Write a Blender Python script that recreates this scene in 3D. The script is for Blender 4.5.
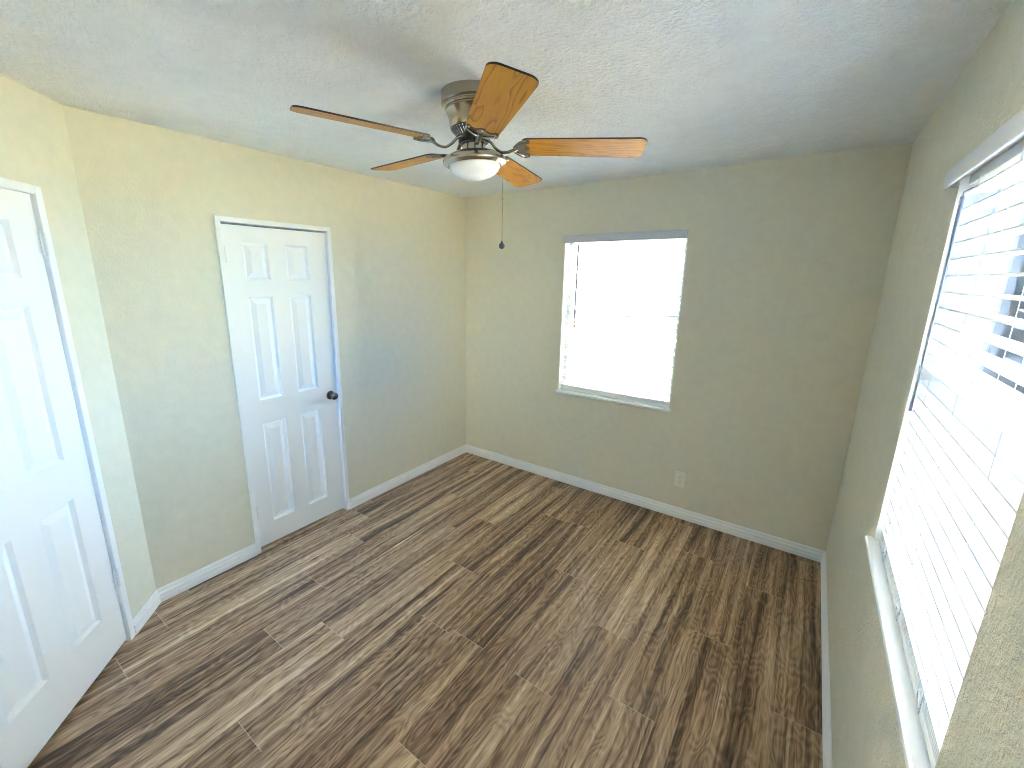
import bpy, bmesh, math, random
from mathutils import Vector, Matrix, Euler
random.seed(7)
for o in list(bpy.data.objects):
    bpy.data.objects.remove(o)
S = bpy.context.scene
COL = S.collection
PI = math.pi

# ------------------------------------------------------------------ dimensions (metres)
W = 2.941            # inner face of the right wall, back wall's inner face is y = 0
H = 2.44             # ceiling
YL = -2.663          # where the left wall meets the diagonal wall
TH = 2.3871
DV = Vector((-math.cos(TH), -math.sin(TH), 0))     # along the diagonal wall, away from the left wall
DN = Vector((math.sin(TH), -math.cos(TH), 0))      # its normal, into the room
YN = -3.46           # near wall behind the photographer
TW = 0.16            # wall thickness

# ------------------------------------------------------------------ camera
def rot_axes(yaw, pitch, roll):
    cy, sy, cp, sp = math.cos(yaw), math.sin(yaw), math.cos(pitch), math.sin(pitch)
    f = Vector((sy * cp, cy * cp, sp)); r = Vector((cy, -sy, 0)); u = r.cross(f)
    c, s = math.cos(roll), math.sin(roll)
    return r * c + u * s, u * c - r * s, f
cam = bpy.data.cameras.new('camera'); cam_o = bpy.data.objects.new('camera', cam); COL.objects.link(cam_o)
r_, u_, f_ = rot_axes(-0.6357, -0.2325, 0.009)
M = Matrix.Identity(4)
for i in range(3):
    M[i][0], M[i][1], M[i][2] = r_[i], u_[i], -f_[i]
M.translation = Vector((2.6501, -3.2356, 1.7575))
cam_o.matrix_world = M
cam.sensor_width = 36; cam.sensor_fit = 'HORIZONTAL'
cam.lens = 434.435 * 36 / 1024
cam.shift_x = 24.855 / 1024; cam.shift_y = -5.096 / 1024
cam.clip_start = 0.02; cam.clip_end = 200
S.camera = cam_o

# ------------------------------------------------------------------ view, world, sun
S.view_settings.view_transform = 'Standard'; S.view_settings.look = 'None'
S.view_settings.gamma = 1; S.view_settings.use_curve_mapping = False
S.view_settings.exposure = 2.68
S.cycles.use_denoising = True
S.cycles.max_bounces = 14; S.cycles.diffuse_bounces = 10; S.cycles.glossy_bounces = 4
S.cycles.transparent_max_bounces = 16; S.cycles.transmission_bounces = 6
S.cycles.sample_clamp_indirect = 12; S.cycles.sample_clamp_direct = 0.24; S.cycles.filter_width = 1.0
S.cycles.caustics_reflective = False; S.cycles.caustics_refractive = False

SKY = 9.5
world = bpy.data.worlds.new('world'); S.world = world; world.use_nodes = True
nt = world.node_tree; nt.nodes.clear()
wo = nt.nodes.new('ShaderNodeOutputWorld'); bg = nt.nodes.new('ShaderNodeBackground')
tc = nt.nodes.new('ShaderNodeTexCoord'); sx = nt.nodes.new('ShaderNodeSeparateXYZ'); rp = nt.nodes.new('ShaderNodeValToRGB')
nt.links.new(tc.outputs['Generated'], sx.inputs[0]); nt.links.new(sx.outputs['Z'], rp.inputs[0])
rp.color_ramp.elements[0].position = 0.0; rp.color_ramp.elements[0].color = (0.05, 0.64, 1.75, 1)
rp.color_ramp.elements[1].position = 0.7; rp.color_ramp.elements[1].color = (0.88, 0.92, 0.95, 1)
# the sky is paler and warmer on the sun's side (-y), deep blue away from it
rs = nt.nodes.new('ShaderNodeValToRGB'); mp = nt.nodes.new('ShaderNodeMapRange'); mx = nt.nodes.new('ShaderNodeMix'); mx.data_type = 'RGBA'
mp.inputs['From Min'].default_value = -1; nt.links.new(sx.outputs['Y'], mp.inputs['Value']); nt.links.new(mp.outputs[0], rs.inputs[0])
rs.color_ramp.elements[0].position = 0.22; rs.color_ramp.elements[0].color = (1, 1, 1, 1)
rs.color_ramp.elements[1].position = 0.36; rs.color_ramp.elements[1].color = (0, 0, 0, 1)
nt.links.new(rs.outputs[0], mx.inputs[0]); nt.links.new(rp.outputs[0], mx.inputs[6]); mx.inputs[7].default_value = (0.85, 0.80, 0.70, 1)
nt.links.new(mx.outputs[2], bg.inputs[0]); 
# sky brightened overhead, an added boost that lifts the slat tops and ceiling
cl = nt.nodes.new('ShaderNodeMapRange'); cl.interpolation_type = 'SMOOTHSTEP'
cl.inputs['From Min'].default_value = 0.5; cl.inputs['From Max'].default_value = 0.85
cl.inputs['To Min'].default_value = SKY; cl.inputs['To Max'].default_value = SKY * 2.5
nt.links.new(sx.outputs['Z'], cl.inputs['Value']); nt.links.new(cl.outputs[0], bg.inputs[1]); nt.links.new(bg.outputs[0], wo.inputs[0])

sun = bpy.data.lights.new('sun', 'SUN'); sun.energy = 12.0; sun.angle = 0.01; sun.color = (1.0, 0.84, 0.60)
sun_o = bpy.data.objects.new('sun', sun); COL.objects.link(sun_o)
sun_o.rotation_euler = Vector((-0.12, 0.5, -1.0)).to_track_quat('-Z', 'Y').to_euler()

def portal(name, loc, direction, sx_, sy_):
    l = bpy.data.lights.new(name, 'AREA'); l.shape = 'RECTANGLE'; l.size = sx_; l.size_y = sy_
    l.cycles.is_portal = True
    o = bpy.data.objects.new(name, l); COL.objects.link(o); o.location = loc
    o.rotation_euler = Vector(direction).to_track_quat('-Z', 'Z').to_euler()
portal('window_portal', (W + TW + 0.02, -1.81, 1.45), (-1, 0, 0), 1.0, 1.2)
portal('window_portal', (1.465, TW + 0.02, 1.44), (0, -1, 0), 0.92, 1.25)

# ------------------------------------------------------------------ materials
def hexc(r, g, b):
    f = lambda c: ((c / 255 + 0.055) / 1.055) ** 2.4 if c > 10 else c / 255 / 12.92
    return (f(r), f(g), f(b), 1)
def mat(name, col, rough=0.5, metal=0.0, **kw):
    m = bpy.data.materials.new(name); m.use_nodes = True
    b = m.node_tree.nodes['Principled BSDF']
    b.inputs['Base Color'].default_value = col if len(col) == 4 else (*col, 1)
    b.inputs['Roughness'].default_value = rough; b.inputs['Metallic'].default_value = metal
    for k, v in kw.items():
        b.inputs[k.replace('_', ' ')].default_value = v
    return m
def N(m, t): return m.node_tree.nodes.new(t)
def L(m, a, b): m.node_tree.links.new(a, b)
def noise(m, vec, scale, detail=3, rough=0.5, dist=0.0):
    n = N(m, 'ShaderNodeTexNoise'); n.inputs['Scale'].default_value = scale; n.inputs['Detail'].default_value = detail
    n.inputs['Roughness'].default_value = rough; n.inputs['Distortion'].default_value = dist
    L(m, vec, n.inputs['Vector']); return n.outputs['Fac']
def ramp(m, fac, stops):
    r = N(m, 'ShaderNodeValToRGB'); e = r.color_ramp.elements
    while len(e) < len(stops): e.new(0.5)
    for k, (p, c) in enumerate(stops):
        e[k].position = p; e[k].color = c if hasattr(c, '__len__') else (c, c, c, 1)
    L(m, fac, r.inputs[0]); return r.outputs[0]
def math_(m, op, a, b=None, c=None):
    n = N(m, 'ShaderNodeMath'); n.operation = op
    for i, v in enumerate((a, b, c)):
        if v is None: continue
        if isinstance(v, (int, float)): n.inputs[i].default_value = v
        else: L(m, v, n.inputs[i])
    return n.outputs[0]
def mix(m, fac, a, b, mode='MIX'):
    n = N(m, 'ShaderNodeMix'); n.data_type = 'RGBA'; n.blend_type = mode
    for s, v in ((n.inputs[0], fac), (n.inputs[6], a), (n.inputs[7], b)):
        if isinstance(v, (int, float)): s.default_value = v
        elif hasattr(v, '__len__'): s.default_value = v
        else: L(m, v, s)
    return n.outputs[2]
def mapping(m, vec, scale=(1, 1, 1), loc=(0, 0, 0)):
    n = N(m, 'ShaderNodeMapping'); n.inputs['Scale'].default_value = scale; n.inputs['Location'].default_value = loc
    L(m, vec, n.inputs['Vector']); return n.outputs[0]
def geo_pos(m): return N(m, 'ShaderNodeNewGeometry').outputs['Position']
def obj_pos(m): return N(m, 'ShaderNodeTexCoord').outputs['Object']
def bump(m, height, strength, dist):
    n = N(m, 'ShaderNodeBump'); n.inputs['Strength'].default_value = strength; n.inputs['Distance'].default_value = dist
    L(m, height, n.inputs['Height']); b = m.node_tree.nodes['Principled BSDF']; L(m, n.outputs[0], b.inputs['Normal'])
def setcol(m, c): L(m, c, m.node_tree.nodes['Principled BSDF'].inputs['Base Color'])

def plaster(name, col, sc, strength, dist, splat=0.5):
    m = mat(name, col, 0.75, Specular_IOR_Level=0.25); p = geo_pos(m)
    n1 = noise(m, p, sc, 4, 0.6, 0.4); n2 = noise(m, p, sc * 3.4, 2, 0.5); n3 = noise(m, p, sc * 0.22, 2, 0.5)
    flat = ramp(m, n1, [(0.42, 0.0), (0.62, 1.0)])          # knocked-down splatter: flat tops over hollows
    h = math_(m, 'ADD', math_(m, 'MULTIPLY', flat, splat), math_(m, 'MULTIPLY', n2, 0.35))
    h = math_(m, 'ADD', h, math_(m, 'MULTIPLY', n3, 1.2))
    bump(m, h, strength, dist)
    v = ramp(m, n3, [(0.3, (0.97, 0.97, 0.97, 1)), (0.7, (1.02, 1.02, 1.02, 1))])
    setcol(m, mix(m, 1.0, col, v, 'MULTIPLY'))
    return m
M_WALL = plaster('cream wall paint', (0.725, 0.675, 0.52, 1), 75, 0.4, 0.0035)
M_WALL_ROUGH = plaster('cream wall paint, coarser texture', (0.725, 0.675, 0.52, 1), 70, 0.85, 0.006)
M_CEIL = plaster('white knockdown ceiling', (0.90, 0.885, 0.845, 1), 62, 1.0, 0.011)
M_REVEAL = mat('white painted reveal', (0.86, 0.85, 0.82), 0.5)  # whiter than the wall: daylight on the window jambs put into the colour
M_TRIM = mat('white gloss trim', (0.85, 0.85, 0.83), 0.32)
M_DOOR = mat('white door paint', (0.86, 0.86, 0.835), 0.38)
_p = obj_pos(M_DOOR); _n = noise(M_DOOR, mapping(M_DOOR, _p, (90, 90, 5)), 1.0, 3); bump(M_DOOR, _n, 0.12, 0.001)
M_SILL = mat('painted sill', (0.84, 0.84, 0.82), 0.35)
M_SLAT = mat('white blind slat', (0.88, 0.88, 0.87), 0.4)
M_VAL = mat('pale grey valance', (0.62, 0.62, 0.62), 0.45)
M_CORD = mat('white cord', (0.75, 0.75, 0.76), 0.7)
M_WAND = mat('clear grey wand', (0.2, 0.22, 0.26), 0.2)
M_ALU = mat('white window frame', (0.72, 0.74, 0.77), 0.35)
M_NICKEL = mat('brushed nickel', (0.47, 0.43, 0.36), 0.24, 1.0)
_p = obj_pos(M_NICKEL); _n = noise(M_NICKEL, mapping(M_NICKEL, _p, (8, 8, 500)), 1.0, 2); bump(M_NICKEL, _n, 0.08, 0.0006)
M_DARKMET = mat('dark vent metal', (0.035, 0.032, 0.03), 0.4, 0.6)
M_KNOB = mat('polished dark nickel knob', (0.13, 0.11, 0.09), 0.14, 1.0)
M_HINGE = mat('painted hinge', (0.74, 0.74, 0.72), 0.35, 0.0)
M_BOWL = mat('frosted white glass', (0.86, 0.87, 0.87), 0.25, 0, Subsurface_Weight=0.25, Subsurface_Radius=(0.02, 0.02, 0.02))
M_PLATE = mat('ivory outlet plate', (0.80, 0.76, 0.64), 0.4)
M_SLOT = mat('dark slot', (0.02, 0.02, 0.02), 0.6)
M_BALL = mat('dark wooden pull', (0.025, 0.02, 0.018), 0.35)
M_GAP = mat('gap shade black', (0.05, 0.045, 0.04), 0.9)  # near-black colour stands in for shade behind the doors

M_GLASS = bpy.data.materials.new('window glass'); M_GLASS.use_nodes = True
_t = M_GLASS.node_tree; _t.nodes.clear()
_o = _t.nodes.new('ShaderNodeOutputMaterial'); _m = _t.nodes.new('ShaderNodeMixShader'); _tr = _t.nodes.new('ShaderNodeBsdfTransparent')
_g = _t.nodes.new('ShaderNodeBsdfGlossy'); _f = _t.nodes.new('ShaderNodeFresnel'); _g.inputs['Roughness'].default_value = 0.02
_tr.inputs[0].default_value = (0.93, 0.96, 0.96, 1)
_t.links.new(_f.outputs[0], _m.inputs[0]); _t.links.new(_tr.outputs[0], _m.inputs[1]); _t.links.new(_g.outputs[0], _m.inputs[2]); _t.links.new(_m.outputs[0], _o.inputs[0])

def wood_floor():
    m = mat('vinyl plank floor', (0.2, 0.15, 0.1, 1), 0.42, Specular_IOR_Level=0.4)
    uv = N(m, 'ShaderNodeUVMap'); uv.uv_map = 'plank'; lo = N(m, 'ShaderNodeUVMap'); lo.uv_map = 'edge'
    at = N(m, 'ShaderNodeAttribute'); at.attribute_name = 'tone'; at.attribute_type = 'GEOMETRY'
    v = uv.outputs[0]
    warp = noise(m, mapping(m, v, (2.2, 7, 1)), 1.0, 3, 0.55)
    warp2 = noise(m, mapping(m, v, (6.0, 16, 1), (3, 7, 0)), 1.0, 3, 0.55)
    # strip-like tone bands along the plank
    sv = N(m, 'ShaderNodeSeparateXYZ'); L(m, v, sv.inputs[0])
    cb = N(m, 'ShaderNodeCombineXYZ')
    L(m, math_(m, 'MULTIPLY', sv.outputs['X'], 0.45), cb.inputs[0])
    L(m, math_(m, 'ADD', math_(m, 'MULTIPLY', sv.outputs['Y'], 17.0), math_(m, 'MULTIPLY', warp, 1.3)), cb.inputs[1])
    band = noise(m, cb.outputs[0], 1.0, 3, 0.62)
    # cathedral figure
    cb2 = N(m, 'ShaderNodeCombineXYZ')
    L(m, math_(m, 'MULTIPLY', sv.outputs['X'], 2.2), cb2.inputs[0])
    L(m, math_(m, 'MULTIPLY', sv.outputs['Y'], 9.0), cb2.inputs[1])
    hf = noise(m, cb2.outputs[0], 1.0, 2, 0.5)
    rings = math_(m, 'FRACT', math_(m, 'MULTIPLY', hf, 16.0))
    rings = math_(m, 'ABSOLUTE', math_(m, 'SUBTRACT', rings, 0.5))
    rings = math_(m, 'MULTIPLY', rings, 2.0)
    fine = noise(m, mapping(m, v, (2.6, 210, 1)), 1.0, 4, 0.65)
    mid = noise(m, mapping(m, v, (1.3, 58, 1), (9, 2, 0)), 1.0, 4, 0.65, 0.3)
    streak = noise(m, mapping(m, v, (0.9, 34, 1), (1, 5, 0)), 1.0, 4, 0.6, 0.5)
    blot = noise(m, mapping(m, v, (9, 26, 1), (4, 4, 0)), 1.0, 4, 0.7, 1.2)
    f = math_(m, 'ADD', math_(m, 'MULTIPLY', band, 1.25), math_(m, 'MULTIPLY', mid, 0.75))
    f = math_(m, 'ADD', f, math_(m, 'MULTIPLY', fine, 0.30))
    f = math_(m, 'ADD', f, math_(m, 'MULTIPLY', rings, 0.13))
    f = math_(m, 'ADD', f, math_(m, 'MULTIPLY', blot, 0.22))
    f = math_(m, 'ADD', f, math_(m, 'MULTIPLY', at.outputs['Fac'], 0.045))
    f = math_(m, 'MULTIPLY', f, 0.374)
    c = ramp(m, f, [(0.40, (0.055, 0.027, 0.011, 1)), (0.46, (0.19, 0.107, 0.054, 1)), (0.51, (0.36, 0.23, 0.132, 1)), (0.565, (0.53, 0.37, 0.225, 1)), (0.62, (0.72, 0.55, 0.36, 1))])
    dk = ramp(m, streak, [(0.22, 1.0), (0.36, 0.0)])
    c = mix(m, math_(m, 'MULTIPLY', dk, 0.75), c, (0.035, 0.02, 0.011, 1))
    kn = N(m, 'ShaderNodeTexVoronoi'); kn.inputs['Scale'].default_value = 1.0
    L(m, mapping(m, v, (2.3, 7.0, 1)), kn.inputs['Vector'])
    kd = ramp(m, kn.outputs['Distance'], [(0.035, 1.0), (0.10, 0.0)])
    c = mix(m, math_(m, 'MULTIPLY', kd, 0.7), c, (0.025, 0.014, 0.008, 1))
    # joints: pale hairline at plank ends, thin one along the sides
    se = N(m, 'ShaderNodeSeparateXYZ'); L(m, lo.outputs[0], se.inputs[0])
    e1 = math_(m, 'LESS_THAN', se.outputs['X'], 0.0022)
    e2 = math_(m, 'MULTIPLY', math_(m, 'LESS_THAN', se.outputs['Y'], 0.0012), 0.45)
    c = mix(m, math_(m, 'MULTIPLY', math_(m, 'MAXIMUM', e1, e2), 0.75), c, (0.62, 0.53, 0.40, 1))
    setcol(m, c)
    b = m.node_tree.nodes['Principled BSDF']
    L(m, ramp(m, fine, [(0.3, 0.5), (0.7, 0.36)]), b.inputs['Roughness'])
    bump(m, math_(m, 'ADD', math_(m, 'MULTIPLY', fine, 0.6), math_(m, 'MULTIPLY', mid, 0.5)), 0.25, 0.0015)
    return m
M_FLOOR = wood_floor()

def oak():
    m = mat('honey oak blade', (0.5, 0.25, 0.07, 1), 0.38, Coat_Weight=0.06, Coat_Roughness=0.1, Specular_IOR_Level=0.15)
    p = obj_pos(m); s = N(m, 'ShaderNodeSeparateXYZ'); L(m, p, s.inputs[0])
    oi = N(m, 'ShaderNodeObjectInfo')
    cb = N(m, 'ShaderNodeCombineXYZ')
    L(m, math_(m, 'MULTIPLY', s.outputs['X'], 2.0), cb.inputs[0]); L(m, math_(m, 'MULTIPLY', s.outputs['Y'], 13.0), cb.inputs[1])
    L(m, math_(m, 'MULTIPLY', oi.outputs['Random'], 40.0), cb.inputs[2])
    hf = noise(m, cb.outputs[0], 1.0, 2, 0.4)
    rg = math_(m, 'FRACT', math_(m, 'MULTIPLY', hf, 10.0))
    ring = ramp(m, rg, [(0.0, 0.2), (0.35, 0.75), (0.9, 0.95), (1.0, 0.2)])
    fine = noise(m, mapping(m, p, (14, 260, 14)), 1.0, 3, 0.6)
    f = math_(m, 'ADD', math_(m, 'MULTIPLY', ring, 0.55), math_(m, 'MULTIPLY', fine, 0.5))
    setcol(m, ramp(m, f, [(0.25, (0.22, 0.072, 0.004, 1)), (0.55, (0.47, 0.185, 0.009, 1)), (0.85, (0.56, 0.245, 0.014, 1))]))
    return m
M_OAK = oak()
M_EDGE = mat('dark blade edge', (0.035, 0.016, 0.008), 0.35)

# ------------------------------------------------------------------ mesh helpers
def link(name, bm, mats, parent=None, smooth=False, bevel=0.0, seg=2, loc=None):
    bmesh.ops.recalc_face_normals(bm, faces=bm.faces)
    me = bpy.data.meshes.new(name); bm.to_mesh(me); bm.free()
    for mm in (mats if isinstance(mats, (list, tuple)) else [mats]): me.materials.append(mm)
    if smooth:
        for p in me.polygons: p.use_smooth = True
    o = bpy.data.objects.new(name, me); COL.objects.link(o)
    if parent: o.parent = parent
    if loc is not None: o.location = loc
    if bevel:
        b = o.modifiers.new('bevel', 'BEVEL'); b.width = bevel; b.segments = seg; b.limit_method = 'ANGLE'; b.angle_limit = math.radians(40)
        b.harden_normals = False
    if smooth == 'auto':
        me.set_sharp_from_angle(angle=math.radians(35))
    return o
def empty(name, loc, rot=(0, 0, 0)):
    o = bpy.data.objects.new(name, None); o.empty_display_size = 0.1; COL.objects.link(o); o.location = loc; o.rotation_euler = rot
    return o
def tag(o, label=None, cat=None, group=None, kind=None):
    for k, v in (('label', label), ('category', cat), ('group', group), ('kind', kind)):
        if v: o[k] = v
    return o
def box(bm, x0, x1, y0, y1, z0, z1, T=None, mi=0):
    vs = [Vector((x, y, z)) for x in (x0, x1) for y in (y0, y1) for z in (z0, z1)]
    if T: vs = [T @ v for v in vs]
    v = [bm.verts.new(c) for c in vs]
    for q in ((0, 1, 3, 2), (4, 6, 7, 5), (0, 4, 5, 1), (2, 3, 7, 6), (0, 2, 6, 4), (1, 5, 7, 3)):
        f = bm.faces.new([v[i] for i in q]); f.material_index = mi
def prism(bm, prof, u0, u1, fn, mi=0):
    """profile [(a, b)] swept from u0 to u1; fn(u, a, b) gives the point"""
    A = [bm.verts.new(fn(u0, a, b)) for a, b in prof]; B = [bm.verts.new(fn(u1, a, b)) for a, b in prof]
    n = len(prof)
    for i in range(n):
        f = bm.faces.new((A[i], A[(i + 1) % n], B[(i + 1) % n], B[i])); f.material_index = mi
    for c in (A, B[::-1]):
        f = bm.faces.new(c); f.material_index = mi
def lathe(bm, prof, n=40, c=(0, 0), mi=0):
    """prof [(r, z)]"""
    rows = []
    for r, z in prof:
        if r < 1e-6: rows.append([bm.verts.new((c[0], c[1], z))])
        else: rows.append([bm.verts.new((c[0] + r * math.cos(2 * PI * k / n), c[1] + r * math.sin(2 * PI * k / n), z)) for k in range(n)])
    for a, b in zip(rows, rows[1:]):
        for k in range(n):
            k2 = (k + 1) % n
            if len(a) == 1 and len(b) == 1: continue
            if len(a) == 1: f = bm.faces.new((a[0], b[k], b[k2]))
            elif len(b) == 1: f = bm.faces.new((a[k], a[k2], b[0]))
            else: f = bm.faces.new((a[k], a[k2], b[k2], b[k]))
            f.material_index = mi
def tube(bm, pts, rad, n=8, flat=1.0, up=Vector((0, 0, 1)), mi=0):
    pts = [Vector(p) for p in pts]; rings = []
    rads = rad if hasattr(rad, '__len__') else [rad] * len(pts)
    for i, p in enumerate(pts):
        t = (pts[min(i + 1, len(pts) - 1)] - pts[max(i - 1, 0)]).normalized()
        a = t.cross(up)
        if a.length < 1e-4: a = t.cross(Vector((1, 0, 0)))
        a.normalize(); b = a.cross(t).normalized()
        rings.append([bm.verts.new(p + a * math.cos(2 * PI * k / n) * rads[i] + b * math.sin(2 * PI * k / n) * rads[i] * flat) for k in range(n)])
    for a, b in zip(rings, rings[1:]):
        for k in range(n):
            f = bm.faces.new((a[k], a[(k + 1) % n], b[(k + 1) % n], b[k])); f.material_index = mi
    for c in (rings[0][::-1], rings[-1]):
        f = bm.faces.new(c); f.material_index = mi
def smooth_path(pts, n=6):
    pts = [Vector(p) for p in pts]; out = []
    for i in range(len(pts) - 1):
        p0, p1, p2, p3 = pts[max(i - 1, 0)], pts[i], pts[i + 1], pts[min(i + 2, len(pts) - 1)]
        for k in range(n):
            t = k / n
            out.append(0.5 * ((2 * p1) + (p2 - p0) * t + (2 * p0 - 5 * p1 + 4 * p2 - p3) * t * t + (3 * p1 - p0 - 3 * p2 + p3) * t ** 3))
    return out + [pts[-1]]

# ------------------------------------------------------------------ the room shell
def wall(name, fn, u0, u1, z0, z1, hole=None, t=TW, m=None):
    """fn(u, depth, z): depth 0 = room face, positive = outward. one hole (ua, ub, za, zb)"""
    bm = bmesh.new()
    us = sorted({u0, u1} | ({hole[0], hole[1]} if hole else set())); zs = sorted({z0, z1} | ({hole[2], hole[3]} if hole else set()))
    V = {}
    def vert(u, d, z):
        k = (round(u, 5), d, round(z, 5))
        if k not in V: V[k] = bm.verts.new(fn(u, d, z))
        return V[k]
    inh = lambda i, j: hole and 0 <= i < len(us) - 1 and 0 <= j < len(zs) - 1 and us[i] >= hole[0] - 1e-6 and us[i + 1] <= hole[1] + 1e-6 and zs[j] >= hole[2] - 1e-6 and zs[j + 1] <= hole[3] + 1e-6
    nu, nz = len(us) - 1, len(zs) - 1
    def rev(f, inner): f.material_index = 1 if inner else 0
    for i in range(nu):
        for j in range(nz):
            if inh(i, j): continue
            a, b, c, d = us[i], us[i + 1], zs[j], zs[j + 1]
            for dep in (0, t): bm.faces.new([vert(a, dep, c), vert(b, dep, c), vert(b, dep, d), vert(a, dep, d)])
            if i == 0 or inh(i - 1, j): rev(bm.faces.new([vert(a, 0, c), vert(a, 0, d), vert(a, t, d), vert(a, t, c)]), inh(i - 1, j))
            if i == nu - 1 or inh(i + 1, j): rev(bm.faces.new([vert(b, 0, c), vert(b, 0, d), vert(b, t, d), vert(b, t, c)]), inh(i + 1, j))
            if j == 0 or inh(i, j - 1): rev(bm.faces.new([vert(a, 0, c), vert(b, 0, c), vert(b, t, c), vert(a, t, c)]), inh(i, j - 1))
            if j == nz - 1 or inh(i, j + 1): rev(bm.faces.new([vert(a, 0, d), vert(b, 0, d), vert(b, t, d), vert(a, t, d)]), inh(i, j + 1))
    return tag(link(name, bm, [m or M_WALL, M_REVEAL]), kind='structure')

RW = (-2.287, -1.338, 0.86, 2.05)       # right window opening: y0 y1 z0 z1
BW = (1.016, 1.916, 0.812, 2.07)        # back window opening: x0 x1 z0 z1
LD = (-2.125, -1.432, 0.0, 2.055)       # left (closet) door opening in y
s_end = (YN - YL) / DV.y
DD = (0.245, 1.02, 0.0, 2.07)           # diagonal door opening along the wall
wall('wall_back', lambda u, d, z: Vector((u, d, z)), -TW, W + TW, 0, H, BW)
wall('wall_right', lambda u, d, z: Vector((W + d, u, z)), YN - TW, 0, 0, H, RW, m=M_WALL_ROUGH)
wall('wall_left', lambda u, d, z: Vector((-d, u, z)), YL, 0, 0, H, LD)
diag = lambda s, d, z: Vector((0, YL, z)) + DV * s - DN * d
wall('wall_diagonal', diag, 0, s_end, 0, H, DD)
wall('wall_near', lambda u, d, z: Vector((u, YN - d, z)), (DV * s_end).x - 0.05, W, 0, H, (1.75, 2.80, 0, 2.05))  # doorway opening added to let light drain out of the room
bm = bmesh.new()
for q in ((1.5, 3.1, YN - 1.6, YN - 1.5, 0, H), (1.4, 1.5, YN - 1.6, YN - TW, 0, H), (3.1, 3.2, YN - 1.6, YN - TW, 0, H)): box(bm, *q)
tag(link('wall_added_hall', bm, M_WALL), kind='structure')  # unseen hall added to soak up light and darken the near right wall
bm = bmesh.new(); box(bm, 1.4, 3.2, YN - 1.6, YN - TW, H, H + 0.1); tag(link('ceiling_added_hall', bm, M_CEIL), kind='structure')
bm = bmesh.new(); box(bm, 1.4, 3.2, YN - 1.6, YN - TW, -0.1, -0.001); tag(link('floor_added_hall', bm, M_GAP), kind='structure')

bm = bmesh.new(); box(bm, -TW - 0.9, W + TW, YN - TW, TW, H, H + 0.14)
tag(link('ceiling', bm, M_CEIL), kind='structure')

# floor: every plank its own quad, real joint positions read from the photograph
bm = bmesh.new()
uvp = bm.loops.layers.uv.new('plank'); uve = bm.loops.layers.uv.new('edge'); tone = bm.faces.layers.float.new('tone')
PW, PL = 0.193, 1.285
offs = {0: -2.70, 1: -1.63, 2: -2.05, 3: -2.413, 4: -2.207, 5: -2.712, 6: -1.863, 7: -0.55, 8: -1.092, 9: -0.57, 10: -1.36, 11: -0.415, 12: -1.097, 13: -0.55, 14: -1.355}
x = 0.061 - PW * 4; k = -4
while x < W + TW:
    y = offs.get(k, random.uniform(-3, 0)); y -= PL * math.ceil((y - YN) / PL + 1)
    while y < TW:
        a, b = max(y, YN - TW), min(y + PL, TW)
        if b > a and x + PW > -0.75:
            ru, rv = random.uniform(0, 60), random.uniform(0, 60)
            vs = [(x, a), (x + PW, a), (x + PW, b), (x, b)]
            f = bm.faces.new([bm.verts.new((px, py, 0)) for px, py in vs])
            f[tone] = random.uniform(-1, 1)
            for lp, (px, py) in zip(f.loops, vs):
                lp[uvp].uv = (py - y + ru, px - x + rv); lp[uve].uv = (py - y, px - x)
        y += PL
    x += PW; k += 1
fl = link('floor', bm, M_FLOOR); tag(fl, kind='structure')
for p in fl.data.polygons: pass
bm = bmesh.new(); box(bm, -0.95, W + TW, YN - TW, TW, -0.15, -0.002)
tag(link('floor_slab', bm, M_GAP), kind='structure')

# baseboards: moulded profile (out of the wall, height)
BBP = [(0, 0), (0.015, 0), (0.015, 0.026), (0.010, 0.030), (0.010, 0.034), (0.015, 0.038), (0.0145, 0.050), (0.0085, 0.056), (0.0065, 0.060), (0.0095, 0.064), (0.008, 0.072), (0.003, 0.080), (0, 0.080)]
def baseboard(name, fn, u0, u1, m0=0.0, m1=0.0):
    bm = bmesh.new()
    A = [bm.verts.new(fn(u0 + m0 * a, a, b)) for a, b in BBP]; B = [bm.verts.new(fn(u1 - m1 * a, a, b)) for a, b in BBP]
    n = len(BBP)
    for i in range(n): bm.faces.new((A[i], A[(i + 1) % n], B[(i + 1) % n], B[i]))
    bm.faces.new(A); bm.faces.new(B[::-1])
    return tag(link(name, bm, M_TRIM), kind='structure')
baseboard('baseboard_back', lambda u, a, b: Vector((u, -a, b)), 0, W, 1, 1)
baseboard('baseboard_right', lambda u, a, b: Vector((W - a, u, b)), YN, 0, 0, 1)
baseboard('baseboard_left', lambda u, a, b: Vector((a, u, b)), LD[1] + 0.004, 0, 0, 1)
mit = math.tan((PI - (PI - math.radians(46.77))) / 2)
# angle between left wall (-y) and DV: mitre by half of the turn
mit = math.tan(math.acos(max(-1, min(1, Vector((0, -1, 0)).dot(DV)))) / 2)
baseboard('baseboard_left', lambda u, a, b: Vector((a, u, b)), YL, LD[0] - 0.004, mit, 0)
baseboard('baseboard_diagonal', lambda u, a, b: Vector((0, YL, b)) + DV * u + DN * a, 0, DD[0] - 0.017, mit, 0)

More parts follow.
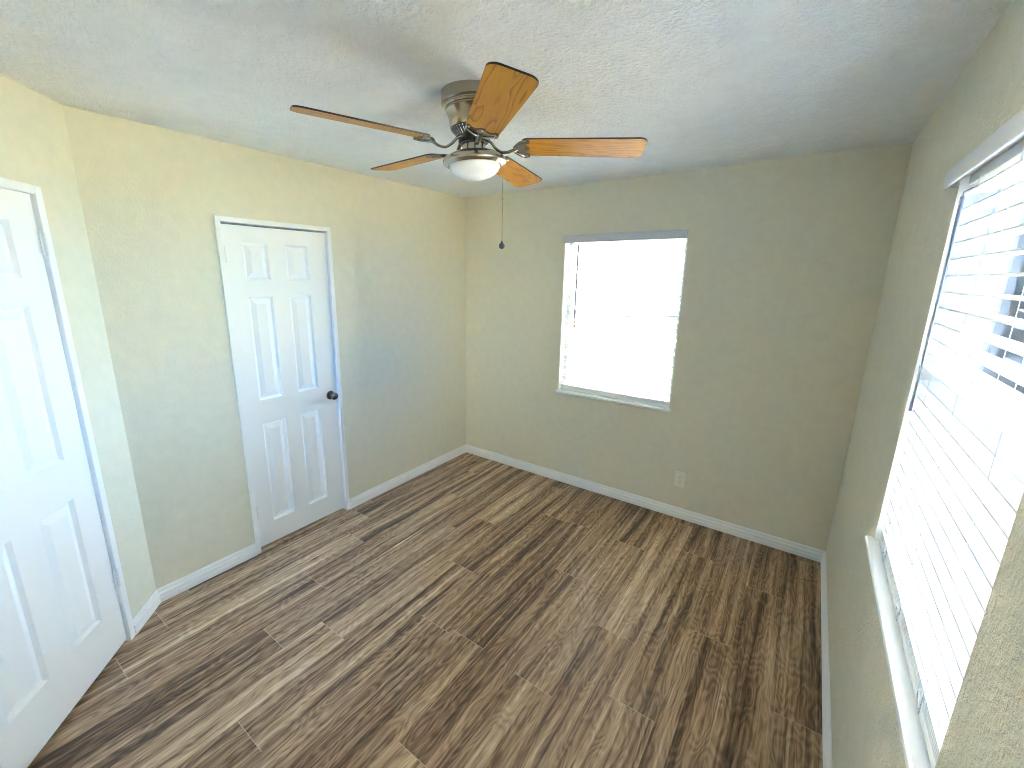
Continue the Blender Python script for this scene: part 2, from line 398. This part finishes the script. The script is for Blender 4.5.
# ------------------------------------------------------------------ doors
def six_panel(fn, u0, u1, z0, z1, t, cols, rows, mats, name='door_leaf', parent=None):
    """fn(u, depth, z): depth 0 = face, positive = behind. moulded six-panel skin on a slab"""
    bm = bmesh.new()
    us = sorted({u0, u1, *[c for cc in cols for c in cc]}); zs = sorted({z0, z1, *[r for rr in rows for r in rr]})
    V = {}
    def v(u, d, z):
        k = (round(u, 5), round(d, 5), round(z, 5))
        if k not in V: V[k] = bm.verts.new(fn(u, d, z))
        return V[k]
    for i in range(len(us) - 1):
        for j in range(len(zs) - 1):
            a, b, c, d = us[i], us[i + 1], zs[j], zs[j + 1]
            if (a, b) in cols and (c, d) in rows:
                rings = [(0, 0), (0.010, 0.014), (0.016, 0.014), (0.043, 0.002)]     # sticking, flat groove, raised field
                for (i0, d0), (i1, d1) in zip(rings, rings[1:]):
                    o = [(a + i0, c + i0), (b - i0, c + i0), (b - i0, d - i0), (a + i0, d - i0)]
                    n = [(a + i1, c + i1), (b - i1, c + i1), (b - i1, d - i1), (a + i1, d - i1)]
                    for q in range(4):
                        w = (q + 1) % 4
                        bm.faces.new([v(o[q][0], d0, o[q][1]), v(o[w][0], d0, o[w][1]), v(n[w][0], d1, n[w][1]), v(n[q][0], d1, n[q][1])])
                bm.faces.new([v(x_, rings[-1][1], z_) for x_, z_ in n])
            else:
                bm.faces.new([v(a, 0, c), v(b, 0, c), v(b, 0, d), v(a, 0, d)])
            bm.faces.new([v(a, t, c), v(b, t, c), v(b, t, d), v(a, t, d)])
            if i == 0: bm.faces.new([v(a, 0, c), v(a, 0, d), v(a, t, d), v(a, t, c)])
            if i == len(us) - 2: bm.faces.new([v(b, 0, c), v(b, 0, d), v(b, t, d), v(b, t, c)])
            if j == 0: bm.faces.new([v(a, 0, c), v(b, 0, c), v(b, t, c), v(a, t, c)])
            if j == len(zs) - 2: bm.faces.new([v(a, 0, d), v(b, 0, d), v(b, t, d), v(a, t, d)])
    return link(name, bm, mats, parent)
def frame_bm(fn, ua, ub, zt, cw, proj, jam):
    """casing round an opening (ua..ub, top zt): legs + head, on the wall face and lining the jamb. a = across, d = depth(+ out of room)"""
    bm = bmesh.new()
    for (p0, p1, q0, q1) in ((ua, ua + cw, 0, zt), (ub - cw, ub, 0, zt), (ua + cw, ub - cw, zt - cw, zt)):
        vs = [fn(u, d, z) for u in (p0, p1) for d in (-proj, jam) for z in (q0, q1)]
        v = [bm.verts.new(c) for c in vs]
        for q in ((0, 1, 3, 2), (4, 6, 7, 5), (0, 4, 5, 1), (2, 3, 7, 6), (0, 2, 6, 4), (1, 5, 7, 3)): bm.faces.new([v[i] for i in q])
    return bm
ROWS = [(0.171, 0.842), (0.995, 1.625), (1.722, 1.932)]
def hinge_bm(fn, u, d, zc, h=0.089):
    bm = bmesh.new()
    for k in range(5):
        za, zb = zc - h / 2 + k * h / 5 + 0.0008, zc - h / 2 + (k + 1) * h / 5 - 0.0008
        ring0 = [bm.verts.new(fn(u + 0.0065 * math.cos(q * PI / 5), d + 0.0065 * math.sin(q * PI / 5), za)) for q in range(10)]
        ring1 = [bm.verts.new(fn(u + 0.0065 * math.cos(q * PI / 5), d + 0.0065 * math.sin(q * PI / 5), zb)) for q in range(10)]
        for q in range(10): bm.faces.new((ring0[q], ring0[(q + 1) % 10], ring1[(q + 1) % 10], ring1[q]))
        bm.faces.new(ring0[::-1]); bm.faces.new(ring1)
    # leaf folded against the casing edge
    vs = [bm.verts.new(fn(a, b, c)) for a in (u - 0.016, u + 0.016) for b in (d + 0.004, d + 0.0075) for c in (zc - h / 2, zc + h / 2)]
    for q in ((0, 1, 3, 2), (4, 6, 7, 5), (0, 4, 5, 1), (2, 3, 7, 6), (0, 2, 6, 4), (1, 5, 7, 3)): bm.faces.new([vs[i] for i in q])
    return bm

# closet door in the left wall; u = y, hinges at the near (-y) side, knob at the far side
fL = lambda u, d, z: Vector((-d, u, z))
tag(link('trim_1', frame_bm(fL, LD[0] - 0.004, LD[1] + 0.012, 2.062, 0.028, 0.011, 0.10), M_TRIM, bevel=0.003), kind='structure')
d1 = six_panel(fL, -2.0935, -1.4525, 0.022, 2.024, 0.035, [(-1.99, -1.843), (-1.735, -1.588)], ROWS, M_DOOR, 'door_1')
d1.location = (-0.014, 0, 0)
tag(d1, 'white six-panel closet door with dark knob, in the cream left wall', 'door', kind='structure')
for zc in (1.86, 0.27):
    link('hinge', hinge_bm(fL, -2.1, -0.006, zc), M_HINGE, d1)
bm = bmesh.new()
prof = [(0.0, 0.0), (0.031, 0.0), (0.032, 0.004), (0.029, 0.008), (0.014, 0.011), (0.0115, 0.016), (0.0115, 0.028), (0.019, 0.034), (0.026, 0.042), (0.0275, 0.050), (0.024, 0.058), (0.014, 0.063), (0.0, 0.0645)]
lathe(bm, prof, 32)
k1 = link('door_knob', bm, M_KNOB, d1, smooth='auto'); k1.rotation_euler = (0, PI / 2, 0); k1.location = (0.0005, -1.502, 0.925)
k1['label'] = 'polished dark nickel door knob'
bm = bmesh.new(); box(bm, -TW - 0.5, -TW + 0.005, LD[0] - 0.06, LD[1] + 0.06, -0.001, 2.1)
# no closet behind: a near-black sheet gives the shade in the door gaps
bm.free()
bm = bmesh.new(); box(bm, -0.095, -0.09, LD[0], LD[1], 0, 2.06); tag(link('wall_closet_gap_shade', bm, M_GAP), kind='structure')

# door in the diagonal wall; hinges on the side next to the left wall
tag(link('trim_2', frame_bm(diag, DD[0] - 0.015, DD[1] + 0.03, 2.080, 0.034, 0.012, 0.10), M_TRIM, bevel=0.003), kind='structure')
d2 = six_panel(diag, 0.274, 0.984, 0.022, 2.045, 0.035, [(0.394, 0.572), (0.692, 0.870)], [(0.237, 0.838), (1.012, 1.632), (1.735, 1.94)], M_DOOR, 'door_2')
d2.location = DN * (-0.002)
tag(d2, 'white six-panel door with painted hinges, cut by the left photo edge', 'door', kind='structure')
for zc in (1.862, 0.36):
    link('hinge', hinge_bm(diag, 0.268, -0.014, zc), M_HINGE, d2)
bm = bmesh.new(); lathe(bm, prof, 32)
k2 = link('door_knob', bm, M_KNOB, d2, smooth='auto'); k2.location = diag(0.93, -0.0005, 0.93); k2.rotation_euler = DN.to_track_quat('Z', 'Y').to_euler()
bm = bmesh.new()
vs = [diag(s, d, z) for s in (DD[0], DD[1]) for d in (0.09, 0.095) for z in (0, 2.07)]
v = [bm.verts.new(c) for c in vs]
for q in ((0, 1, 3, 2), (4, 6, 7, 5), (0, 4, 5, 1), (2, 3, 7, 6), (0, 2, 6, 4), (1, 5, 7, 3)): bm.faces.new([v[i] for i in q])
tag(link('wall_passage_gap_shade', bm, M_GAP), kind='structure')  # thin sheet, the shade behind this door put into its colour

# ------------------------------------------------------------------ windows
def window(name, fn, u0, u1, z0, z1, zm, sill_u, sill_z, label):
    """fn(u, depth, z). single-hung sash window in a recess with a nosed sill"""
    root = tag(empty(name, fn((u0 + u1) / 2, 0.1, z0)), label, 'window', kind='structure')
    inv = Matrix.Translation(-root.location)
    f = lambda u, d, z: inv @ fn(u, d, z)
    def fbox(bm, a, b, c, d, e, g):
        v = [bm.verts.new(f(x, y, z)) for x in (a, b) for y in (c, d) for z in (e, g)]
        for q in ((0, 1, 3, 2), (4, 6, 7, 5), (0, 4, 5, 1), (2, 3, 7, 6), (0, 2, 6, 4), (1, 5, 7, 3)): bm.faces.new([v[i] for i in q])
    bm = bmesh.new(); fw = 0.035
    fbox(bm, u0, u0 + fw, 0.078, 0.135, z0, z1); fbox(bm, u1 - fw, u1, 0.078, 0.135, z0, z1)
    fbox(bm, u0 + fw, u1 - fw, 0.078, 0.135, z0, z0 + fw); fbox(bm, u0 + fw, u1 - fw, 0.078, 0.135, z1 - fw, z1)
    link('window_frame', bm, M_ALU, root, bevel=0.002)
    bm = bmesh.new(); fbox(bm, u0 + fw, u1 - fw, 0.088, 0.128, zm - 0.022, zm + 0.022); 
    link('meeting_rail', bm, M_ALU, root, bevel=0.002)
    for (za, zb, dd) in ((z0 + fw, zm - 0.022, 0.100), (zm + 0.022, z1 - fw, 0.116)):
        bm = bmesh.new(); fbox(bm, u0 + fw, u1 - fw, dd, dd + 0.004, za, zb); link('glass_pane', bm, M_GLASS, root)
    bm = bmesh.new()
    zt = sill_z; pr = [(0.078, zt), (-0.016, zt), (-0.021, zt - 0.004), (-0.023, zt - 0.012), (-0.021, zt - 0.019), (-0.016, zt - 0.023), (-0.0005, zt - 0.023), (-0.0005, zt - 0.004), (0.078, zt - 0.004)]
    # the nose runs past the opening, the tread stays inside it
    nose = [(-0.0005, zt), (-0.016, zt), (-0.021, zt - 0.004), (-0.023, zt - 0.012), (-0.021, zt - 0.019), (-0.016, zt - 0.023), (-0.0005, zt - 0.023)]
    prism(bm, nose, sill_u[0], sill_u[1], lambda u, a, b: f(u, a, b))
    fbox(bm, u0 + 0.0005, u1 - 0.0005, -0.0005, 0.078, z0 - 0.0005, zt)
    link('window_sill', bm, M_SILL, root)
    return root
fR = lambda u, d, z: Vector((W + d, u, z)); fB = lambda u, d, z: Vector((u, d, z))
window('window_1', fR, RW[0], RW[1], RW[2], RW[3], 1.45, (RW[0] - 0.02, RW[1] + 0.018), 0.872, 'large window with open white slatted blind in the right wall')
window('window_2', fB, BW[0], BW[1], BW[2], BW[3], 1.475, (BW[0] - 0.014, BW[1] + 0.012), 0.824, 'small sash window behind white slatted blind in the back wall')

# ------------------------------------------------------------------ blinds
def blind(label, fn, u0, u1, z0, z1, pitch, val_u, val_z, cords, wand_u, wand_z, d0, loops, n_stack=4, val_d=(-0.030, -0.024), th=0.0026, wr=0.0048):
    """fn(u, depth, z); slats run u0..u1 from z1 down; the spare slats lie stacked on the bottom rail at z0"""
    org = fn((u0 + u1) / 2, d0 + 0.025, z0)
    root = tag(empty('window_blind', org), label, 'blind')
    inv = Matrix.Translation(-org); f = lambda u, d, z: inv @ fn(u, d, z)
    dm = d0 + 0.025
    sec = []
    for k in range(7):
        a = (k / 6 - 0.5) * 0.05; sec.append((a, 0.0008 - 0.0008 * (a / 0.025) ** 2))
    sec = [(a, b + th) for a, b in sec] + [(a, b - th) for a, b in reversed(sec)]
    first = None; mid = (u0 + u1) / 2
    def slat(zc, tilt=0.0):
        nonlocal first
        if first is None:
            bm = bmesh.new(); o0 = fn(mid, dm, 0)
            prism(bm, sec, u0, u1, lambda u, a, b: fn(u, dm + a, b) - o0)
            first = link('slat', bm, M_SLAT, root); o = first
        else:
            o = first.copy(); COL.objects.link(o)
        o.location = f(mid, dm, zc)
        return o
    z = z1 - pitch; zs = []
    stack_top = z0 + 0.018 + n_stack * 0.0075
    while z > stack_top + 0.02:
        slat(z); zs.append(z); z -= pitch
    for k in range(n_stack): slat(z0 + 0.0222 + k * 0.0075)
    bm = bmesh.new(); prism(bm, [(-0.026, 0), (0.026, 0), (0.026, 0.013), (0.02, 0.018), (-0.02, 0.018), (-0.026, 0.013)], u0, u1, lambda u, a, b: f(u, dm + a, z0 + b))
    link('bottom_rail', bm, M_SLAT, root)
    bm = bmesh.new(); prism(bm, [(-0.022, 0), (0.024, 0), (0.024, 0.026), (-0.022, 0.026)], u0, u1, lambda u, a, b: f(u, dm + a, z1 - 0.024 + b))
    link('headrail', bm, M_VAL, root)
    # valance: moulded board with returned ends
    bm = bmesh.new(); vd = val_d[0]; va, vb = val_u; za, zb = val_z
    prof = [(vd + 0.007, za), (vd + 0.001, za), (vd, za + 0.004), (vd, zb - 0.010), (vd + 0.003, zb - 0.007), (vd + 0.003, zb), (vd + 0.010, zb), (vd + 0.010, za + 0.006)]
    prism(bm, prof, va, vb, lambda u, a, b: f(u, a, b))
    for ua, ub in ((va, va + 0.007), (vb - 0.007, vb)):
        prism(bm, [(vd + 0.006, za), (-0.002, za), (-0.002, zb), (vd + 0.006, zb)], ua, ub, lambda u, a, b: f(u, a, b))
    link('valance', bm, M_VAL, root)
    for cu in cords:
        bm = bmesh.new()
        for dd in (d0 - 0.002, d0 + 0.052): tube(bm, [f(cu, dd, z0 + 0.02), f(cu, dd, z1 - 0.02)], 0.0009, 6, up=Vector((1, 0.3, 0)))
        for zc in zs: tube(bm, [f(cu, d0 - 0.002, zc - 0.0025), f(cu, d0 + 0.052, zc - 0.0025)], 0.0006, 5)
        link('ladder_cord', bm, M_CORD, root)
    if loops:
        for cu in cords:
            bm = bmesh.new(); pts = []
            for k in range(15):
                a = k / 14 * 3.4 * PI; rr = 0.014 + 0.008 * math.sin(k * 1.7)
                pts.append(f(cu + 0.018 * math.cos(a) + 0.006 * math.sin(k), d0 - 0.004 - 0.004 * abs(math.sin(a * 0.5)), z0 + 0.030 + rr * math.sin(a) + 0.004 * math.cos(k * 2.1)))
            tube(bm, smooth_path(pts, 4), 0.0014, 6, up=Vector((0.3, 0.2, 1)))
            link('cord_end', bm, M_CORD, root, smooth=True)
    bm = bmesh.new()
    wd = d0 - 0.010
    tube(bm, [f(wand_u, wd, wand_z[0]), f(wand_u, wd, wand_z[1] + 0.03), f(wand_u, wd, wand_z[1] + 0.028), f(wand_u, wd, wand_z[1])], [wr, wr, wr * 1.25, wr * 1.25], 6, up=Vector((1, 0.3, 0)))
    tube(bm, [f(wand_u, wd, wand_z[0] - 0.004), f(wand_u, wd, wand_z[0] + 0.012), f(wand_u, d0 + 0.006, wand_z[0] + 0.022)], 0.0017, 6, up=Vector((1, 0.3, 0)))
    link('tilt_wand', bm, M_WAND, root)
    return root
blind('white faux-wood blind with open slats in the tall window on the right wall', fR, RW[0] + 0.012, RW[1] - 0.020, 0.873, 2.0447 - 0.0005, 0.0457,
      (RW[0] - 0.02, RW[1] + 0.022), (2.021, 2.072), [-1.50, -1.80, -2.11], RW[1] - 0.011 - 0.055, (1.985, 1.36), 0.012, True)
blind('white faux-wood blind with open slats in the small window on the back wall', fB, BW[0] + 0.016, BW[1] - 0.012, 0.825, 2.0457, 0.0460,
      (BW[0] - 0.012, BW[1] - 0.002), (2.012, 2.074), [1.15, 1.765], 1.128, (2.0, 1.36), 0.012, False, val_d=(-0.016, -0.010), th=0.0028, wr=0.0075)

# ------------------------------------------------------------------ ceiling fan
fan = empty('ceiling_fan', (1.4810, -1.767, H - 0.001), (0.0268, -0.0364, 0))
tag(fan, 'flush-mount brushed nickel ceiling fan with five honey oak blades and white bowl light', 'ceiling fan')
Z = lambda z: z - H
MF = Matrix.Translation(fan.location) @ fan.rotation_euler.to_matrix().to_4x4(); MI = MF.inverted()
bm = bmesh.new()
lathe(bm, [(0, Z(2.446)), (0.1185, Z(2.446)), (0.1195, Z(2.434)), (0.1190, Z(2.405)), (0.1115, Z(2.401)), (0.1085, Z(2.400)), (0.1085, Z(2.396)), (0.1105, Z(2.394)), (0.1085, Z(2.388)), (0.103, Z(2.386)), (0.103, Z(2.382)), (0.1045, Z(2.379)), (0.1005, Z(2.372)), (0.0955, Z(2.360)), (0.0925, Z(2.345)), (0.0905, Z(2.322)), (0.0885, Z(2.318)), (0, Z(2.318))], 56)
link('motor_housing', bm, M_NICKEL, fan, smooth='auto')
bm = bmesh.new()
lathe(bm, [(0, Z(2.3185)), (0.087, Z(2.3185)), (0.084, Z(2.310)), (0.063, Z(2.290)), (0.050, Z(2.285)), (0, Z(2.285))], 48)
vr = link('vent_ring', bm, M_DARKMET, fan, smooth='auto'); vr['label'] = 'dark slotted vent ring'
bm = bmesh.new()
for k in range(36):
    a = 2 * PI * k / 36; T = Matrix.Rotation(a, 4, 'Z')
    c0, c1 = Vector((0.0855, 0, Z(2.3145))), Vector((0.0635, 0, Z(2.2905)))
    tube(bm, [T @ c0, T @ c1], 0.0019, 5)
link('vent_fins', bm, M_NICKEL, vr)
bm = bmesh.new()
lathe(bm, [(0, Z(2.286)), (0.058, Z(2.286)), (0.060, Z(2.281)), (0.060, Z(2.268)), (0.056, Z(2.264)), (0, Z(2.264))], 40)
link('rotor_hub', bm, M_DARKMET, fan, smooth='auto')
bm = bmesh.new()
lathe(bm, [(0, Z(2.265)), (0.0445, Z(2.265)), (0.0455, Z(2.262)), (0.0455, Z(2.222)), (0.049, Z(2.218)), (0.049, Z(2.212)), (0, Z(2.212))], 40)
link('switch_housing', bm, M_NICKEL, fan, smooth='auto', loc=(0, 0, 0.012))
bm = bmesh.new()
lathe(bm, [(0, Z(2.2165)), (0.072, Z(2.2165)), (0.096, Z(2.2125)), (0.112, Z(2.204)), (0.1235, Z(2.1945)), (0.126, Z(2.186)), (0.124, Z(2.179)), (0.1135, Z(2.173)), (0.108, Z(2.170)), (0.103, Z(2.172)), (0.101, Z(2.180)), (0, Z(2.182))], 56)
link('light_fitter', bm, M_NICKEL, fan, smooth='auto', loc=(0, 0, 0.012))
bm = bmesh.new()
pr = [(0.1005, Z(2.178))]
for k in range(0, 13):
    a = k / 12 * PI / 2
    pr.append((0.1005 * math.cos(a) ** 0.9 if k < 12 else 0.0, Z(2.172) - 0.051 * math.sin(a)))
lathe(bm, pr, 56); link('glass_bowl', bm, M_BOWL, fan, smooth=True, loc=(0, 0, 0.012))

BZ = Z(2.2471); RT = 0.6475
def blade_outline():
    pts = []
    r0, r1, w0, w1 = 0.192, RT, 0.061, 0.071
    def corner(cx, cy, rad, a0, a1, n=6):
        for k in range(n + 1):
            a = a0 + (a1 - a0) * k / n; pts.append((cx + rad * math.cos(a), cy + rad * math.sin(a)))
    corner(r1 - 0.033, w1 - 0.033, 0.033, 0, PI / 2)
    corner(r0 + 0.022, w0 - 0.022, 0.022, PI / 2, PI)
    corner(r0 + 0.022, -w0 + 0.022, 0.022, PI, 1.5 * PI)
    corner(r1 - 0.033, -w1 + 0.033, 0.033, 1.5 * PI, 2 * PI)
    # slightly bowed tip
    return pts
def make_blade(k):
    b = None
    bm = bmesh.new(); o = blade_outline(); t = 0.0055
    A = [bm.verts.new((x, y, -t / 2)) for x, y in o]; B = [bm.verts.new((x, y, t / 2)) for x, y in o]
    n = len(o)
    f = bm.faces.new(A); f.material_index = 0; f = bm.faces.new(B); f.material_index = 0
    for i in range(n):
        f = bm.faces.new((A[i], A[(i + 1) % n], B[(i + 1) % n], B[i])); f.material_index = 1
    return link('blade', bm, [M_OAK, M_EDGE], fan)
def make_iron(par):
    """nickel blade iron under the blade root: curved arm, scalloped plate with prongs and screws"""
    bm = bmesh.new()
    path = smooth_path([(0.040, 0, 0.028), (0.066, 0, 0.020), (0.088, 0, -0.004), (0.112, 0, -0.020), (0.138, 0, -0.021), (0.158, 0, -0.014), (0.176, 0, -0.0065)], 6)
    nP = len(path)
    tube(bm, path, [0.0115 - 0.003 * math.sin(PI * i / (nP - 1)) for i in range(nP)], 10, flat=0.55)
    out = [(0.160, 0.010), (0.168, 0.024), (0.180, 0.040), (0.196, 0.0545), (0.214, 0.0575), (0.222, 0.052), (0.216, 0.043), (0.206, 0.037), (0.203, 0.026), (0.210, 0.015), (0.221, 0.008)]
    out = out + [(x, -y) for x, y in reversed(out)]
    # outline closed around the arm: remove the centre so the ring reads as an open fork
    A = [bm.verts.new((x, y, -0.0085)) for x, y in out]; B = [bm.verts.new((x, y, -0.0029)) for x, y in out]
    n = len(out)
    bm.faces.new(A); bm.faces.new(B[::-1])
    for i in range(n): bm.faces.new((A[i], A[(i + 1) % n], B[(i + 1) % n], B[i]))
    # raised rim following the curved inner side, and the screw heads
    rim = smooth_path([(0.222, 0.053, -0.009), (0.200, 0.055, -0.010), (0.180, 0.039, -0.0105), (0.164, 0.018, -0.011), (0.161, 0, -0.011), (0.164, -0.018, -0.011), (0.180, -0.039, -0.0105), (0.200, -0.055, -0.010), (0.222, -0.053, -0.009)], 5)
    tube(bm, rim, 0.0042, 8)
    for sx_, sy_ in ((0.211, 0.0495), (0.211, -0.0495), (0.2115, 0.0)):
        for z0_, z1_, r_s in ((-0.0115, -0.0085, 0.0048),):
            ra = [bm.verts.new((sx_ + r_s * math.cos(q * PI / 5), sy_ + r_s * math.sin(q * PI / 5), z0_)) for q in range(10)]
            rb = [bm.verts.new((sx_ + r_s * 1.2 * math.cos(q * PI / 5), sy_ + r_s * 1.2 * math.sin(q * PI / 5), z1_)) for q in range(10)]
            for q in range(10): bm.faces.new((ra[q], ra[(q + 1) % 10], rb[(q + 1) % 10], rb[q]))
            bm.faces.new(ra[::-1])
    i = link('blade_iron', bm, M_IRON, par, smooth='auto'); i['label'] = 'nickel blade iron'
    return i
M_IRON = mat('shaded nickel iron', (0.36, 0.33, 0.29), 0.22, 1.0)  # darker copy of the nickel with shade put into its colour
M_IRON.name = 'polished nickel iron'
b0 = make_blade(0); i0 = make_iron(b0)
for k in range(5):
    if k == 0: b, i = b0, i0
    else:
        b = b0.copy(); COL.objects.link(b); i = i0.copy(); COL.objects.link(i); i.parent = b
    b.parent = fan
    bw = Matrix.Translation((1.5028, -1.7755, H)) @ Euler((-0.0374, 0.0221, 0)).to_matrix().to_4x4() @ Matrix.Translation((0, 0, BZ)) @ Matrix.Rotation(4.2663 + k * 2 * PI / 5 + (0.022 if k == 1 else 0), 4, 'Z') @ Matrix.Rotation(-0.1822, 4, 'X')
    b.matrix_local = MI @ bw
# pull chain, hanging plumb from the fitter rim
cx, cy = 1.593, -1.710
bm = bmesh.new()
tube(bm, [MI @ Vector((cx, cy, 2.19)), MI @ Vector((cx, cy, 1.888))], 0.0011, 6, up=Vector((1, 0, 0)))
z = 2.17
while z > 1.893:
    T = MI @ Vector((cx, cy, z)); bmesh.ops.create_icosphere(bm, subdivisions=1, radius=0.0017, matrix=Matrix.Translation(T)); z -= 0.0075
bmesh.ops.create_icosphere(bm, subdivisions=2, radius=0.0036, matrix=Matrix.Translation(MI @ Vector((cx, cy, 2.058))))
pc = link('pull_chain', bm, M_NICKEL, fan)
bm = bmesh.new(); bmesh.ops.create_uvsphere(bm, u_segments=20, v_segments=12, radius=0.0125, matrix=Matrix.Translation(MI @ Vector((cx, cy, 1.878))))
bmesh.ops.create_cone(bm, cap_ends=True, segments=12, radius1=0.006, radius2=0.003, depth=0.010, matrix=Matrix.Translation(MI @ Vector((cx, cy, 1.892))))
pb = link('chain_pull', bm, M_BALL, pc, smooth=True); pb['label'] = 'dark round pull'

# ------------------------------------------------------------------ wall outlet
out = tag(empty('wall_outlet', (2.045, 0, 0.306)), 'ivory duplex electrical outlet low on the back wall near the baseboard', 'outlet')
bm = bmesh.new(); box(bm, -0.037, 0.037, -0.006, -0.0002, -0.061, 0.061); link('cover_plate', bm, M_PLATE, out, bevel=0.003)
for s in (1, -1):
    bm = bmesh.new()
    ring = []
    for k in range(28):
        a = 2 * PI * k / 28; ring.append((0.017 * math.cos(a), max(-0.0135, min(0.0135, 0.017 * math.sin(a)))))
    A = [bm.verts.new((x, -0.0055, y)) for x, y in ring]; B = [bm.verts.new((x, -0.0082, y)) for x, y in ring]
    bm.faces.new(A); bm.faces.new(B[::-1])
    for i in range(28): bm.faces.new((A[i], A[(i + 1) % 28], B[(i + 1) % 28], B[i]))
    rc = link('receptacle', bm, M_PLATE, out, loc=(0, 0, s * 0.0195))
    bm = bmesh.new()
    box(bm, -0.0078, -0.0052, -0.0086, -0.008, -0.001, 0.0075); box(bm, 0.0052, 0.0078, -0.0086, -0.008, 0.0, 0.0075)
    bmesh.ops.create_cone(bm, cap_ends=True, segments=12, radius1=0.0027, radius2=0.0027, depth=0.0008, matrix=Matrix.Translation((0, -0.0083, -0.007)) @ Matrix.Rotation(PI / 2, 4, 'X'))
    link('slot', bm, M_SLOT, rc)

# ------------------------------------------------------------------ outdoors, seen blown out through the slats
M_GROUND = mat('pale concrete ground', (0.62, 0.56, 0.47), 0.9)
_p = geo_pos(M_GROUND); setcol(M_GROUND, ramp(M_GROUND, noise(M_GROUND, _p, 1.5, 5), [(0.3, (0.19, 0.165, 0.11, 1)), (0.7, (0.26, 0.23, 0.16, 1))]))
M_STUCCO = mat('white stucco', (0.80, 0.79, 0.76), 0.85)
_p = geo_pos(M_STUCCO); bump(M_STUCCO, noise(M_STUCCO, _p, 40, 3), 0.3, 0.004)
M_SHUT = mat('dark window screen', (0.52, 0.58, 0.68), 0.4)
M_SOFF = mat('tan soffit board', (0.72, 0.50, 0.30), 0.8)
bm = bmesh.new(); box(bm, -25, 30, -20, 40, -0.32, -0.16); tag(link('ground', bm, M_GROUND), kind='structure')
M_PATH = mat('white concrete', (0.80, 0.77, 0.70), 0.9)  # very pale so the added ground strips reflect more light
_p = geo_pos(M_PATH); setcol(M_PATH, ramp(M_PATH, noise(M_PATH, _p, 3, 5), [(0.3, (0.76, 0.73, 0.66, 1)), (0.7, (0.84, 0.81, 0.74, 1))]))
bm = bmesh.new(); box(bm, W + TW, W + TW + 2.6, -9, 1.6, -0.2, -0.14); tag(link('path', bm, M_PATH), kind='structure')  # added strip, bounces sunlight up through the blind to the ceiling
bm = bmesh.new(); box(bm, -3, W + TW, TW, TW + 1.6, -0.2, -0.14); tag(link('path', bm, M_PATH), kind='structure')  # same kind of added reflector strip outside the back wall
# own eaves
bm = bmesh.new(); box(bm, W + TW, W + TW + 0.30, YN - TW, TW + 0.55, 2.36, 2.48)
bm.verts.ensure_lookup_table()
tag(link('roof_eave', bm, M_SOFF), kind='structure')
bm = bmesh.new(); box(bm, -1.0, W + TW, TW, TW + 0.55, 2.36, 2.48)
tag(link('roof_eave', bm, M_SOFF), kind='structure')

def house(name, label, x0, x1, y0, y1, h, wins):
    r = tag(empty(name, ((x0 + x1) / 2, y0, -0.16)), label, 'house')
    inv = Matrix.Translation(-r.location)
    bm = bmesh.new(); box(bm, x0, x1, y0, y1, -0.16, h, inv); link('wall', bm, M_STUCCO, r)
    bm = bmesh.new()
    prism(bm, [(y0 - 0.4, h), (y1 + 0.4, h), ((y0 + y1) / 2, h + 1.3)], x0 - 0.3, x1 + 0.3, lambda u, a, b: inv @ Vector((u, a, b))); link('roof', bm, M_STUCCO, r)
    for (wx0, wx1, wz0, wz1, nb) in wins:
        bm = bmesh.new(); box(bm, wx0, wx1, y0 - 0.02, y0 - 0.004, wz0, wz1, inv); w = link('window', bm, M_SHUT, r)
        bm = bmesh.new(); fr = 0.04
        for q in ((wx0 - fr, wx0, wz0 - fr, wz1 + fr), (wx1, wx1 + fr, wz0 - fr, wz1 + fr), (wx0, wx1, wz0 - fr, wz0), (wx0, wx1, wz1, wz1 + fr)):
            box(bm, q[0], q[1], y0 - 0.05, y0, q[2], q[3], inv)
        for i in range(nb):
            xx = wx0 + (wx1 - wx0) * (i + 1) / (nb + 1)
            box(bm, xx - 0.02, xx + 0.02, y0 - 0.05, y0 - 0.022, wz0, wz1, inv)
        link('window_frame', bm, M_STUCCO, w)
    return r
house('neighbour_house', 'white neighbouring house with barred dark window, seen through the back window blind', -5.0, 2.3, 3.5, 8.0, 2.9, [(-0.5, -0.1, 1.22, 2.0, 1)])
house('garden_house', 'pale outbuilding with tall barred windows, seen through the right window blind', 3.6, 9.0, 7.0, 10.0, 3.0, [(4.55, 5.35, 0.35, 2.5, 5), (5.75, 6.3, 0.35, 2.5, 2)])
M_POOL = mat('turquoise water', (0.10, 0.55, 0.60), 0.1)
pool = tag(empty('swimming_pool', (4.6, 3.2, -0.16)), 'pale turquoise pool on the ground outside, seen through the right window blind', 'pool')
bm = bmesh.new(); box(bm, -0.9, 3.0, -1.2, 2.2, 0.0, 0.03); link('water', bm, M_POOL, pool)
bm = bmesh.new()
for q in ((-1.1, -0.9, -1.4, 2.4), (3.0, 3.2, -1.4, 2.4), (-0.9, 3.0, -1.4, -1.2), (-0.9, 3.0, 2.2, 2.4)): box(bm, q[0], q[1], q[2], q[3], 0, 0.06)
link('coping', bm, M_PATH, pool)
